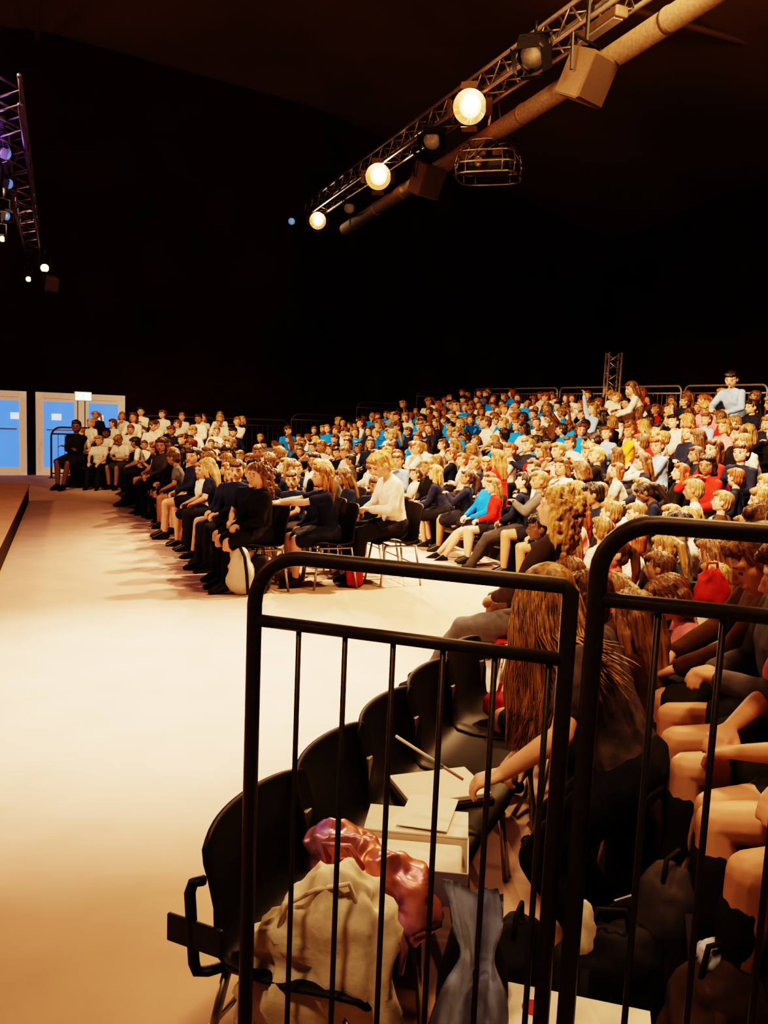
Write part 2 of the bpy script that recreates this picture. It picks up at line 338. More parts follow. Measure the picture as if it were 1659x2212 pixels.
def person(P,rz,pose,scale,top,topc,bot,botc,hs,hc,sk,label,group=None,shoes=True,fine=False,socks=None,tilt=(0,0)):
    r=tag(empty('person',P,rz),label,'person',group); r.scale=(scale,)*3; r.rotation_euler=(tilt[0],tilt[1],rz); COUNT[0]+=1
    def add(name,me,col,Mx=None):
        o=link(name,me,r); o.color=(*col,1)
        if Mx is not None: o.matrix_basis=Mx
        return o
    add('body',part(pose,'body',fine),sk); 
    if hs: add('hair',part('',"hair:"+hs),hc,skel(pose)['H'])
    add(top,part(pose,top,fine),topc); add(bot,part(pose,bot,fine),botc)
    if socks: add('socks',part(pose,'socks'),socks)
    if shoes:
        for n in'LR': add('shoe',part(pose,'shoe'+n),(0,0,0))
    return r
SKIN=[(.74,.44,.31),(.72,.42,.29),(.64,.36,.24),(.68,.41,.29),(.40,.22,.13),(.17,.085,.05)]
HAIR={'blonde':(.46,.27,.11),'fair':(.29,.16,.065),'brown':(.14,.065,.027),'dark':(.022,.013,.009),'auburn':(.26,.085,.026)}
TOPS={'white shirt':(.84,.76,.66),'navy jumper':(.018,.023,.05),'black jumper':(.014,.012,.012),'blue jumper':(.01,.26,.80),'red jumper':(.50,.03,.025),'grey jumper':(.14,.13,.13),'yellow shirt':(.75,.42,.05),'pale blue shirt':(.32,.48,.68),'green jumper':(.03,.22,.10),'brown jumper':(.10,.05,.028),'pink shirt':(.72,.26,.30)}
def pick(d):
    x=random.random()*sum(d.values())
    for k_,w in d.items():
        x-=w
        if x<=0: return k_
    return k_
def topfor(hx,hy,blk):
    if blk=='A': return pick({'navy jumper':6,'black jumper':2,'white shirt':3.5 if hx<640 else 1.5,'grey jumper':1})
    if blk=='E': return pick({'white shirt':8,'navy jumper':3})
    if blk=='C': return pick({'navy jumper':3,'white shirt':3,'grey jumper':1,'brown jumper':1,'red jumper':.8,'pink shirt':1})
    if hx>1330: return pick({'white shirt':4,'red jumper':1.6,'navy jumper':2.5,'pale blue shirt':1,'brown jumper':1,'black jumper':.8,'yellow shirt':.3,'pink shirt':.6})
    if 560<hx<840 and hy<935: return pick({'blue jumper':6,'white shirt':2.2,'navy jumper':1.2})
    if 860<=hx<1270 and hy<940: return pick({'blue jumper':4,'white shirt':2.5,'navy jumper':1.6,'brown jumper':1,'grey jumper':.4})
    if hx<620: return pick({'white shirt':5,'navy jumper':2,'brown jumper':1,'red jumper':.4,'grey jumper':1})
    return pick({'white shirt':3.5,'navy jumper':4,'grey jumper':1,'red jumper':.4,'blue jumper':.6,'black jumper':1.5,'pale blue shirt':.6})
def spec(P,rz,blk,label_tail,group,shoes=False,**kw):
    hx,hy=proj(P+V((0,0,1.06)))
    tn=kw.get('top') or topfor(hx,hy,blk); hn=kw.get('hair') or pick({'blonde':1.3,'fair':3,'brown':4.4,'dark':1.9,'auburn':1})
    sk=random.choice(SKIN if hn!='blonde' else SKIN[:4])
    if hn in('dark',) and random.random()<.4: sk=random.choice(SKIN[4:])
    elif hn!='dark' and sk in SKIN[5:]: sk=SKIN[2]
    hs=kw.get('hs') or random.choice(['short','short','short','short','long','ponytail','bob','long'])
    pose=kw.get('pose') or random.choice(POOL if blk!='C' else ['lap','slump','lookdown','knees','turnr','face'])
    if hx>1250 and blk=='B' and not kw.get('pose') and random.random()<.02 and tn!='red jumper': pose='raise'
    garment='shirt' if ('shirt' in tn and random.random()<.6) or (blk=='A' and random.random()<.4) else 'jumper'
    bn=random.choice(['trousers','shorts','shorts','skirt']) if shoes else random.choice(['trousers','trousers','shorts'])
    if blk in 'BE' and not shoes: bn='trousers'
    c=TOPS[tn]; j=random.uniform(.8,1.15); jh=random.uniform(.75,1.3); js=random.uniform(.82,1.08)
    tilt=(random.uniform(-.04,.09),random.uniform(-.13,.13)) if blk in'BA' else (0,random.uniform(-.04,.04))
    sc=kw.get('s') or (random.uniform(.82,.92) if blk=='C' else random.uniform(.80,.98))
    return (P,rz,pose,sc,garment,tuple(x*j for x in c),bn,random.choice([(.015,.015,.02),(.02,.02,.03),(.06,.055,.055)]),hs,tuple(x*jh for x in HAIR[hn]),tuple(x*js for x in sk),'%s-haired %s in %s, %s'%(hn,'child',tn,label_tail),group,shoes,False,(.03,.028,.028) if bn=='skirt' and blk=='A' and random.random()<.5 else None,tilt)
def randperson(*a,**k): return person(*spec(*a,**k))
# ---------------------------------------------------------------- layout frame
P0=V((-1.58,7.5,0)); U=V((-.40,.917,0)); W=V((.917,.40,0))
def uv(a,b,z=0): return P0+U*a+W*b+V((0,0,z))
TH0=math.atan2(-.917,.40)      # facing the stage
words='first second third fourth fifth sixth seventh eighth ninth tenth eleventh twelfth thirteenth fourteenth fifteenth sixteenth seventeenth eighteenth nineteenth twentieth twenty-first twenty-second twenty-third twenty-fourth twenty-fifth twenty-sixth twenty-seventh twenty-eighth twenty-ninth thirtieth thirty-first thirty-second thirty-third thirty-fourth thirty-fifth thirty-sixth thirty-seventh thirty-eighth thirty-ninth fortieth forty-first forty-second forty-third forty-fourth forty-fifth forty-sixth forty-seventh forty-eighth forty-ninth fiftieth'.split()
# ---------------------------------------------------------------- room shell
def quad(name,pts,mt):
    bm=bmesh.new(); bm.faces.new([bm.verts.new(p) for p in pts]); me=bpy.data.meshes.new(name); bm.to_mesh(me); bm.free()
    return struct(link(name,me,None,[mt]))
quad('floor',[(-30,-6,0),(30,-6,0),(30,45,0),(-30,45,0)],M['floor'])
W0=uz(57,1026,0); WD=V((.87,.49,0)).normalized(); WN=V((WD.y,-WD.x,0))
wl=lambda t,z=0: W0+WD*t-WN*.06+V((0,0,z))
quad('wall_far',[wl(-22),wl(32),wl(32,12),wl(-22,12)],M['wall'])
a=uv(-16,15); b=uv(16,15); quad('wall_right',[a,b,b+V((0,0,12)),a+V((0,0,12))],M['wall'])
quad('wall_left',[V((-24,-6,0)),V((-24,20,0)),V((-24,20,12)),V((-24,-6,12))],M['ceil'])
quad('wall_near',[V((-24,-5,0)),V((20,-5,0)),V((20,-5,12)),V((-24,-5,12))],M['wall'])
bm=bmesh.new(); rows=[]
for vv,zz in ((-28,6.2),(-8,8.6),(-1,9.4),(5,9.2),(11,8.2),(17,7.0)):
    rows.append([bm.verts.new(uv(a,vv,zz+.25*math.cos(a*.7))) for a in range(-20,26,2)])
for a,b in zip(rows,rows[1:]):
    for i in range(len(a)-1): bm.faces.new((a[i],a[i+1],b[i+1],b[i]))
struct(ob('ceiling',bm,M['ceil'],smooth=True))
for i,(a0,b0,a1,b1) in enumerate(((4,-1,4,16),(-20,-1.2,24,-1.2))):
    bm=bmesh.new(); tube(bm,[uv(a0+(a1-a0)*k/8,b0+(b1-b0)*k/8,8.2 if i<1 else 9.1) for k in range(9)],.05,8)
    struct(ob('trim_%d'%(i+1),bm,M['ceil']))
# stage
pf=uz(62,1085,0); pn=uz(0,1235,0); sd=(pn-pf).normalized(); sl=V((-sd.y,sd.x,0)); sl=sl if sl.x<0 else -sl
st=tag(empty('stage',pf),'low carpeted stage at the left edge of the hall floor','stage')
def prism(bm,base,z0,z1):
    lo=[bm.verts.new(V((p.x,p.y,z0))) for p in base]; hi=[bm.verts.new(V((p.x,p.y,z1))) for p in base]; n=len(base)
    bm.faces.new(lo[::-1]); bm.faces.new(hi)
    for i in range(n): bm.faces.new((lo[i],lo[(i+1)%n],hi[(i+1)%n],hi[i]))
    return bm
base=[V((0,0,0)),sd*10,sd*10+sl*4,sl*4]
ob('stage_body',prism(bmesh.new(),base,0,.27),M['stageside'],st); ob('stage_top',prism(bmesh.new(),[V((0,0,0))-sd*.02-sl*.02,sd*10-sl*.02,sd*10+sl*4,sl*4-sd*.02],.27,.30),M['stage'],st)
# ---------------------------------------------------------------- doors
def wallhit(px,py):
    r=ray(px,py); t=(W0-C0).dot(WN)/r.dot(WN); return C0+r*t
hd=wallhit(70,846).z; ang=math.atan2(WD.y,WD.x)
def door(n,x0,x1,leaves,notes):
    a=wallhit(x0,1026); b=wallhit(x1,1026); a.z=b.z=0; L=(b-a).length
    r=struct(empty('door_%d'%n,a+WN*.03,ang))
    bm=bmesh.new(); t=.13
    box(bm,(L/2,0,hd-t/2),(L,.1,t)); box(bm,(t/2,0,hd/2),(t,.1,hd)); box(bm,(L-t/2,0,hd/2),(t,.1,hd)); box(bm,(L/2,0,.04),(L,.1,.08))
    if leaves==2: box(bm,(L/2,0,hd/2),(.12,.1,hd))
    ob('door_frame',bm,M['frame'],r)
    for k in range(leaves):
        w=L/leaves; x=w*(k+.5)
        lf=bmesh.new(); ww=w-.18
        for s in (-1,1): box(lf,(x+s*(ww/2-.03),-.01,hd/2),(.06,.06,hd-.2))
        box(lf,(x,-.01,hd-.17),(ww,.06,.07)); box(lf,(x,-.01,.12),(ww,.06,.1))
        l_=ob('door_leaf',lf,M['frame'],r)
        ob('pane',box(bmesh.new(),(x,0,hd/2),(ww-.08,.02,hd-.28)),M['blue'],l_)
        hb=bmesh.new(); tube(hb,[(x-ww*.35,-.08,1.0),(x+ww*.35,-.08,1.0)],.014); ob('push_bar',hb,M['steel'],l_)
        ob('notice',box(bmesh.new(),(x+notes[k],-.016,1.28),(.2,.006,.14)),M['notice'],l_)
    return r
door(1,-45,58,1,[.25]); door(2,78,268,2,[-.05,-.1])
p=wallhit(178,856); r=tag(empty('exit_sign',p+WN*.1,ang),'small lit green exit sign above the blue glass double doors','sign')
ob('sign_box',box(bmesh.new(),(0,.02,0),(.36,.08,.2),bev=.01),M['frame'],r); sf=ob('sign_face',box(bmesh.new(),(0,-.025,0),(.33,.01,.17)),M['sign'],r)
bm=bmesh.new(); box(bm,(.08,-.032,0),(.12,.006,.13)); tube(bm,[(-.12,-.033,-.05),(-.08,-.033,0),(-.05,-.033,.03)],.012,6); tube(bm,[(-.03,-.033,-.05),(-.07,-.033,-.01)],.012,6); bmesh.ops.create_icosphere(bm,subdivisions=1,radius=.016,matrix=Matrix.Translation((-.035,-.033,.058)))
ob('running_figure',bm,M['signw'],sf)
# ---------------------------------------------------------------- barriers
def barrier(label,P,rz,L,h,mid,bars,rr,rl,rb,rnd=(True,False),mt='rail',name='barrier',group=None,foot=True,bseg=8):
    r=tag(empty(name,P,rz),label,'railing',group)
    pts=[V((0,0,0))]
    pts+= arc(rr,h-rr,rr,PI,PI/2,7) if rnd[0] else [V((0,0,h-.01)),V((.01,0,h))]
    pts+= arc(L-rr,h-rr,rr,PI/2,0,7) if rnd[1] else [V((L-.01,0,h)),V((L,0,h-.01))]
    pts+=[V((L,0,0))]
    bm=bmesh.new(); tube(bm,pts,rl,12); ob('frame',bm,M[mt],r,True)
    bm=bmesh.new(); tube(bm,[(0,0,h-mid),(L,0,h-mid)],rl*.85,12); ob('middle_rail',bm,M[mt],r,True)
    bm=bmesh.new(); tube(bm,[(0,0,.1),(L,0,.1)],rl*.8,10); ob('bottom_rail',bm,M[mt],r,True)
    for x in bars:
        bm=bmesh.new(); tube(bm,[(x,0,h-mid),(x,0,.1)],rb,bseg); ob('bar',bm,M[mt],r,True)
    if foot:
        for x in (0,L): ob('foot_plate',box(bmesh.new(),(x,0,.006),(.12,.12,.012)),M[mt],r)
    return r
bl=V((-.272,1.77,0)); br=V((.363,1.565,0)); e=(br-bl); Lb=e.length; ba=math.atan2(e.y,e.x)
barrier('dark tubular barrier panel with rounded left corner beside the plastic chairs',bl,ba,Lb,1.384,.145,[Lb*k/6.3 for k in range(1,7)],.11,.0165,.0062)
b2=V((.400,1.515,0)); barrier('taller dark barrier panel at the right edge with rounded left corner',b2,ba,1.02,1.518,.145,[.11*k for k in range(1,9)],.10,.0175,.0062)
proto=barrier('x',uv(0,0),0,1.95,1.05,.14,[.13*k for k in range(1,15)],.12,.02,.007,(True,True),'greyrail','guard_rail','guard rails around the seating',bseg=5)
au=math.atan2(-U.y,-U.x); NB=10; VB=3.4; PV=.69; RISE=.142
for k in range(6):
    a=13.3-2.05*k; loc=uv(a,VB+PV*(NB-1)+.55,RISE*(NB-1)+.10); lb='steel guard rail behind the top row, %s from the far corner'%words[k]
    if k==0: proto.location=loc; proto.rotation_euler=(0,0,au); proto['label']=lb
    else: dup(proto,loc,au,lb)
sA=uv(11.5,-1.0); sB=uv(13.4,VB+PV*(NB-1)+.5); pr2=None
for k in range(6):
    p=sA.lerp(sB,k/6); q=sA.lerp(sB,(k+.96)/6); vv=-1+k*10.9/6
    z=max(.3 if k else .0,RISE*max(0,(vv+1.2-VB)/PV)); d=q-p; lb='stepped guard rail along the far wall, %s from the glass doors'%words[k]
    if pr2 is None:
        pr2=barrier(lb,p+V((0,0,z)),math.atan2(d.y,d.x),d.length,1.08,.14,[d.length*j/13 for j in range(1,13)],.2,.02,.006,(True,True),'darkrail','guard_rail','guard rails around the seating',bseg=5)
    else: dup(pr2,p+V((0,0,z)),math.atan2(d.y,d.x),lb)
# ---------------------------------------------------------------- trusses
def truss(label,p0,p1,w,n,mt,name='lighting_truss',rc=.03,rl_=.014):
    d=(p1-p0); L=d.length; d.normalize(); s=d.cross(V((0,0,1)))
    s=s.normalized() if s.length>.01 else V((1,0,0)); t=s.cross(d).normalized()
    r=tag(empty(name,p0),label,'truss')
    offs=[(s*a+t*b)*(w/2) for a,b in ((-1,-1),(1,-1),(1,1),(-1,1))]
    for o in offs:
        bm=bmesh.new(); tube(bm,[o,o+d*L],rc,8); ob('chord',bm,M[mt],r,True)
    bm=bmesh.new()
    for f in range(4):
        A=offs[f]; B=offs[(f+1)%4]
        for i in range(n):
            q0=(A if i%2==0 else B)+d*(L*i/n); q1=(B if i%2==0 else A)+d*(L*(i+1)/n); tube(bm,[q0,q1],rl_,5)
    ob('lacing',bm,M[mt],r,True)
    return r
ZT=6.3
T0=uz(668,458,ZT); T1=uz(1420,-70,ZT)
truss('long aluminium lighting truss hanging diagonally above the audience',T0,T1,.30,46,'alu')
L0=uz(76,560,4.3); L1=uz(-22,20,4.3)
truss('dark purple lit box truss hanging at the upper left',L0,L0.lerp(L1,.86),.24,26,'dalu',rc=.02,rl_=.010)
tw=ud(1322,830,17.6); truss('upright truss tower standing behind the top row of seats',V((tw.x,tw.y,0)),V((tw.x,tw.y,ud(1322,762,17.6).z)),.26,16,'alu','truss_tower',.024,.013)
b0=uz(745,495,5.7); b1=uz(1560,-30,5.7); d=b1-b0; ln=d.length
rb=tag(empty('duct',b0,math.atan2(d.y,d.x)),'dull brown round duct running below and beside the long lighting truss','duct')
bm=bmesh.new(); tube(bm,[(0,0,0),(ln,0,0)],.125,20); ob('pipe',bm,M['beam'],rb,True)
for k in range(8):
    bm=bmesh.new(); x=ln*(k+.5)/8; tube(bm,[(x-.03,0,0),(x+.03,0,0)],.135,20); ob('joint_band',bm,M['cab'],rb,True)
def lamp(label,P,aim,scale=1,lens='lens',hang=.35):
    r=tag(empty('stage_lamp',P),label,'stage light'); q=(V(aim)-P).to_track_quat('-Z','Y').to_matrix().to_4x4(); q=q@Matrix.Scale(scale,4)
    bm=bmesh.new(); lathe(bm,[(.03,.22),(.09,.2),(.10,.08),(.12,.0),(.13,-.12),(.115,-.12),(.11,-.05)],20,q); hs_=ob('housing',bm,M['black'],r,True)
    if lens=='lens':
        bm=bmesh.new(); lathe(bm,[(.001,-.075),(.06,-.08),(.06,-.085),(.04,-.10),(.001,-.108)],20,q); ob('lens',bm,M[lens],hs_,True)
        ob('inner_glow_ring',ring(bmesh.new(),.06,-.085,.09,-.115,28,q),M['halo'],hs_,True); ob('middle_glow_ring',ring(bmesh.new(),.09,-.115,.135,-.16,28,q),M['halo2'],hs_,True); ob('outer_glow_ring',ring(bmesh.new(),.135,-.16,.21,-.22,28,q),M['halo3'],hs_,True)  # three emissive rings put the lamp's soft glow into shape and colour
    else:
        bm=bmesh.new(); lathe(bm,[(.001,-.075),(.112,-.08),(.112,-.085),(.06,-.105),(.001,-.115)],20,q); ob('lens',bm,M[lens],hs_,True)
    bm=bmesh.new(); s=q.to_3x3()@V((1,0,0)); s.z=0; s=s.normalized()*(.15*scale); tube(bm,[-s,-s+V((0,0,hang*.6)),s+V((0,0,hang*.6)),s],.014,6); ob('yoke',bm,M['black'],r,True)
    bm=bmesh.new(); tube(bm,[(0,0,hang*.6),(0,0,hang)],.02,6); ob('clamp',bm,M['black'],r,True)
    for k in range(4):
        bm=bmesh.new(); a=k*PI/2; rad=.15 if lens!='lens' else .25; c=q@V((rad*math.cos(a),rad*math.sin(a),-.19 if lens!='lens' else -.27)); box(bm,c,(.2*scale,.006,.12*scale),(q.to_3x3()@Matrix.Rotation(a+PI/2,3,'Z')@Matrix.Rotation(.6,3,'X')).normalized()); ob('barn_door',bm,M['cab'] if lens=='lens' else M['black'],r)  # lit lamps get paler brown doors, lamplight put into their colour
    return r
aimf=V((-1.2,4.0,0)); LP=[]
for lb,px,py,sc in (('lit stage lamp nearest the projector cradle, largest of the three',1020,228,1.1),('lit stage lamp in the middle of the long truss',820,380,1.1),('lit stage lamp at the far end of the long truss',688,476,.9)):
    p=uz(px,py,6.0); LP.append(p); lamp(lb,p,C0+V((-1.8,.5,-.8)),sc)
lamp('unlit stage lamp hanging near the top of the long truss',uz(1155,112,6.0),aimf,1.3,'dimlens'); lamp('unlit stage lamp between the two nearest lit lamps',uz(935,300,6.0),aimf,1.2,'dimlens')
lamp('small unlit stage lamp near the far end of the truss',uz(755,448,6.0),aimf,1,'dimlens'); lamp('small blue glowing stage lamp left of the truss end',uz(630,478,6.0),C0,.7,'bluelens')
lamp('warm lit stage lamp below the purple truss end',uz(97,580,3.9),C0+V((0,-3,2)),.6,'warmlens'); lamp('small warm stage lamp hanging left under the purple truss',uz(62,603,3.8),C0+V((-2,0,0)),.4,'warmlens')
lamp('tiny warm stage lamp at the left edge below the purple truss',uz(6,516,4.0),C0+V((-3,0,0)),.35,'warmlens')
for i,(px,py) in enumerate(((8,330),(14,395),(10,465))): lamp('dim blue stage lamp on the purple truss, %s from top'%words[i],uz(px,py,4.1),V((3.0,6,1)),.5,'bluelens')
def speaker(label,P,rz,s,tilt=.35,up_=.9):
    r=tag(empty('loudspeaker',P,rz),label,'loudspeaker'); R=Matrix.Rotation(tilt,4,'X')@Matrix.Scale(s,4)
    bm=bmesh.new(); vs=[]
    for z in (-.3,.3):
        for x,y in ((-.3,-.25),(.3,-.25),(.18,.25),(-.18,.25)): vs.append(bm.verts.new(R@V((x,y,z))))
    for f in ((3,2,1,0),(4,5,6,7),(0,1,5,4),(1,2,6,5),(2,3,7,6),(3,0,4,7)): bm.faces.new([vs[i] for i in f])
    bmesh.ops.bevel(bm,geom=bm.edges[:],offset=.015,segments=2,affect='EDGES'); cb=ob('cabinet',bm,M['cab'],r)
    bm=bmesh.new(); box(bm,(0,-.256,0),(.54,.02,.54),bev=.005); bmesh.ops.transform(bm,matrix=R,verts=bm.verts); ob('grille',bm,M['grille'],cb)
    bm=bmesh.new(); tube(bm,[R@V((-.3,0,0)),V((-.32*s,0,.45*s)),V((.32*s,0,.45*s)),R@V((.3,0,0))],.02,6); ob('bracket',bm,M['black'],r)
    bm=bmesh.new(); tube(bm,[(0,0,.45*s),(0,0,up_)],.025,6); ob('hanging_pole',bm,M['black'],r)
    return r
speaker('large pale loudspeaker hanging beside the truss near the top',uz(1262,165,5.45),.75,.82,.45); speaker('darker loudspeaker hanging behind the projector cradle',uz(918,388,5.45),.7,.8,.45)
speaker('small loudspeaker hanging below the far left truss end',uz(110,612,3.85),.6,.42,.45,.45)
p=uz(1300,55,6.0); r=tag(empty('strip_lamp',p,math.atan2(d.y,d.x)),'long strip lamp clamped on the truss near the top edge','stage light')
hs_=ob('housing',box(bmesh.new(),(0,0,0),(.75,.16,.12),bev=.02),M['cab'],r); ob('diffuser',box(bmesh.new(),(0,-.02,-.065),(.68,.11,.02)),M['dimlens'],hs_)
for x in(-.2,.2): bm=bmesh.new(); tube(bm,[(x,0,.06),(x,0,.3)],.02,6); ob('clamp',bm,M['black'],r)
# projector cradle
p=uz(1055,372,5.2); r=tag(empty('projector_cradle',p,-.3),'projector in an open metal cradle hanging under the truss','projector')
bm=bmesh.new()
for z,w,dpt in ((-.08,.46,.36),(.06,.48,.38),(.22,.44,.34),(.40,.30,.22)):
    tube(bm,[(w*math.copysign(abs(math.cos(q))**.5,math.cos(q)),dpt*math.copysign(abs(math.sin(q))**.5,math.sin(q)),z) for q in [2*PI*i/24 for i in range(25)]],.014,6)
for i in range(10):
    q=2*PI*i/10; c,s_=math.copysign(abs(math.cos(q))**.5,math.cos(q)),math.copysign(abs(math.sin(q))**.5,math.sin(q))
    tube(bm,[(.46*c,.36*s_,-.08),(.48*c,.38*s_,.06),(.44*c,.34*s_,.22),(.30*c,.22*s_,.40)],.009,5)
ob('cradle',bm,M['dark'],r,True)
bm=bmesh.new(); tube(bm,[(-.02,0,.36),(-.02,0,1.2)],.035,8); ob('hanging_pole',bm,M['dark'],r,True)
bm=bmesh.new(); tube(bm,[(.2,0,.38),(.05,0,1.15)],.014,8); ob('hanging_pole',bm,M['dark'],r,True)
for k in range(6): bm=bmesh.new(); tube(bm,[(-.3+.14*k,.1,.38),(-.36+.16*k,-.2,.27),(-.2+.1*k,-.38,.1+.04*k),(-.05+.1*k,-.2,.34),(.05,.0,.6),(.02,0,1.1)],.011,5); ob('cable',bm,M['black'] if k%2 else M['alu'],r,True)
pb_=ob('projector_body',box(bmesh.new(),(0,.02,.08),(.54,.42,.18),bev=.03),M['black'],r); bm=bmesh.new(); lathe(bm,[(.07,0),(.075,.1),(.06,.12)],16,Matrix.Translation((-.1,-.2,.08))@Matrix.Rotation(PI/2,4,'X')); ob('projector_lens',bm,M['dark'],pb_,True)
for x,z,w in((-.12,.25,.2),(.14,.25,.16)): ob('control_box',box(bmesh.new(),(x,.02,z),(w,.3,.12),bev=.015),M['cab'],r)
# ---------------------------------------------------------------- chairs
def shell_bm():
    prof=[(-.215,.395),(-.20,.425),(-.13,.428),(-.03,.412),(.07,.408),(.14,.418),(.185,.455),(.21,.52),(.228,.60),(.243,.68),(.256,.74),(.263,.78),(.267,.80)]
    hw=[.185,.205,.215,.22,.22,.218,.214,.214,.216,.219,.22,.217,.203]
    bm=bmesh.new(); g=[]; n=14
    for i,((y,z),w) in enumerate(zip(prof,hw)):
        row=[]
        for j in range(n+1):
            t=-1+2*j/n; back=max(0,min(1,(i-5)/3))
            row.append(bm.verts.new((w*t,y-.05*back*t*t,z+(.02*t*t if i<6 else 0)-(.014*t**6 if i>9 else 0))))
        g.append(row)
    for a,b in zip(g,g[1:]):
        for j in range(n): bm.faces.new((a[j],a[j+1],b[j+1],b[j]))
    bmesh.ops.recalc_face_normals(bm,faces=bm.faces[:]); bmesh.ops.solidify(bm,geom=bm.faces[:],thickness=.012)
    return bm
def make_chair(label,mt='plastic',group=None):
    r=tag(empty('plastic_chair',(0,0,0)),label,'chair',group)
    ob('shell',shell_bm(),M[mt],r,True)
    bm=bmesh.new()
    for s in (-1,1): tube(bm,[(s*.17,-.17,.395),(s*.18,.17,.395)],.011,8)
    tube(bm,[(-.17,-.1,.392),(.17,-.1,.392)],.011,8); tube(bm,[(-.18,.12,.392),(.18,.12,.392)],.011,8); tube(bm,[(-.20,.2,.2),(.20,.2,.2)],.009,6); ob('seat_frame',bm,M['steel'],r,True)
    for s in (-1,1):
        bm=bmesh.new(); tube(bm,[(s*.17,-.16,.395),(s*.20,-.21,0)],.012,8); ob('leg',bm,M['steel'],r,True)
        bm=bmesh.new(); tube(bm,[(s*.18,.16,.395),(s*.21,.22,0)],.012,8); ob('leg',bm,M['steel'],r,True)
    return r
CH=make_chair('x'); CHG=make_chair('x','greyplastic'); CHR=make_chair('x','redplastic'); used={}
CH0=dup(CH)
def chair(loc,rz,label,pr=None,group=None):
    pr=pr or CH
    if pr.name not in used: used[pr.name]=1; o=pr; o.location=loc; o.rotation_euler=(0,0,rz); o['label']=label
    else: o=dup(pr,loc,rz,label)
    if group: o['group']=group
    elif 'group' in o: del o['group']
    return o
# foreground row, backs towards the open floor
RD=V((.40,.915,0)).normalized(); FD=V((.915,-.40,0)).normalized(); thf=math.atan2(FD.x,-FD.y); SZ=.84
fl=['nearest black plastic chair with a pink bag on its seat','second black chair in the near row, white box on its seat','third black chair in the near row, open folder on its seat','fourth black chair in the near row','fifth black chair in the near row, red bag on its seat']
FC=[]
for i in range(5):
    bk=V((-.335,2.12,0))+RD*(.425*i); c=bk+FD*.25; FC.append(c)
    o=CH0 if i==0 else dup(CH)
    o.location=c; o.rotation_euler=(0,0,thf); o.scale=(1.15,1,SZ); o['label']=fl[i]; o['group']='near row of black chairs'
    if i==0: first=o
    bm=bmesh.new(); box(bm,(.19,.19,.5),(.03,.03,.30),bev=.003); ob('linking_post',bm,M['greyrail'],o)
bm=bmesh.new(); tube(bm,[(-.18,.17,.395),(-.20,.20,.385),(-.212,.225,.385),(-.212,.235,.41),(-.212,.25,.62),(-.212,.24,.655),(-.205,.215,.665)],.014,8); ob('side_loop',bm,M['black'],first,True)
ob('bracket_plate',box(bmesh.new(),(-.216,.23,.50),(.012,.16,.085),bev=.004),M['rail'],first)
# ---------------------------------------------------------------- seating platforms & audience
def slab(name,a0,a1,b0,b1,z0,z1,mt,label,cat):
    bm=prism(bmesh.new(),[uv(a0,b0),uv(a1,b0),uv(a1,b1),uv(a0,b1)],z0,z1); return tag(ob(name,bm,mt),label,cat)
def bench(A,B,z,label):
    d=B-A; r=tag(empty('bench',A+V((0,0,z)),math.atan2(d.y,d.x)),label,'bench'); L=d.length
    ob('seat',box(bmesh.new(),(L/2,0,.395),(L,.30,.04),bev=.008),M['bench'],r)
    for i in range(max(2,int(L/2))):
        ob('leg',box(bmesh.new(),(L*(i+.5)/max(2,int(L/2)),0,.19),(.05,.25,.375)),M['bench'],r)
rown=['the front floor row','the second floor row','the third floor row']
for r_ in range(3):
    for i in range(17):
        jt=random.uniform(-.06,.06) if i else 0
        a=.0+.5*i+jt; b=.48+.68*r_+(random.uniform(-.06,.06) if i else 0); P=uv(a,b); rz=TH0+random.uniform(-.4,.3)
        chair(P,TH0,'black plastic chair, %s from the right in %s'%(words[i],rown[r_]),group='black chairs on the flat floor')
        if i==0: continue
        tail='%s from the right in %s'%(words[i],rown[r_])
        if r_==0 and i==1:
            person(P,rz+.45,'turn',.97,'shirt',TOPS['navy jumper'],'skirt',(.02,.022,.04),'ponytail',HAIR['blonde'],SKIN[0],'smiling blonde girl in navy pinafore turned to camera, second in the front floor row','children on the flat floor',True,socks=(.02,.02,.02)); continue
        if r_==0 and i==2:
            person(P,rz+.4,'turn',.97,'jumper',TOPS['navy jumper'],'trousers',(.03,.03,.035),'short',HAIR['brown'],SKIN[0],'brown-haired boy in navy jumper turned to camera, third in the front floor row','children on the flat floor',True); continue
        randperson(P,rz,'A',tail,'children on the flat floor',shoes=(r_==0),**({'pose':'turn'} if random.random()<.2 else {}))
person(uv(0,.48),TH0+.1,'lap',1.0,'jumper',(.016,.013,.012),'skirt',(.016,.014,.015),'curly',(.15,.07,.032),SKIN[1],'girl with long curly brown hair in dark cardigan and skirt, nearest in front row','children on the flat floor',True,socks=(.012,.012,.012))
person(uv(0,1.16),TH0-.1,'reach',1.0,'shirt',TOPS['navy jumper'],'skirt',(.02,.022,.04),'long',(.34,.17,.06),SKIN[0],'girl in navy dress with both arms stretched onto the chair in front','children on the flat floor',True)
person(uv(0,1.84,-.02),TH0-.05,'lookdown',1.16,'jumper',(.80,.72,.64),'trousers',(.02,.018,.02),'bun',(.54,.33,.13),SKIN[0],'blonde woman in white jacket seated looking down at the end of third floor row',None,True)
BS=[]
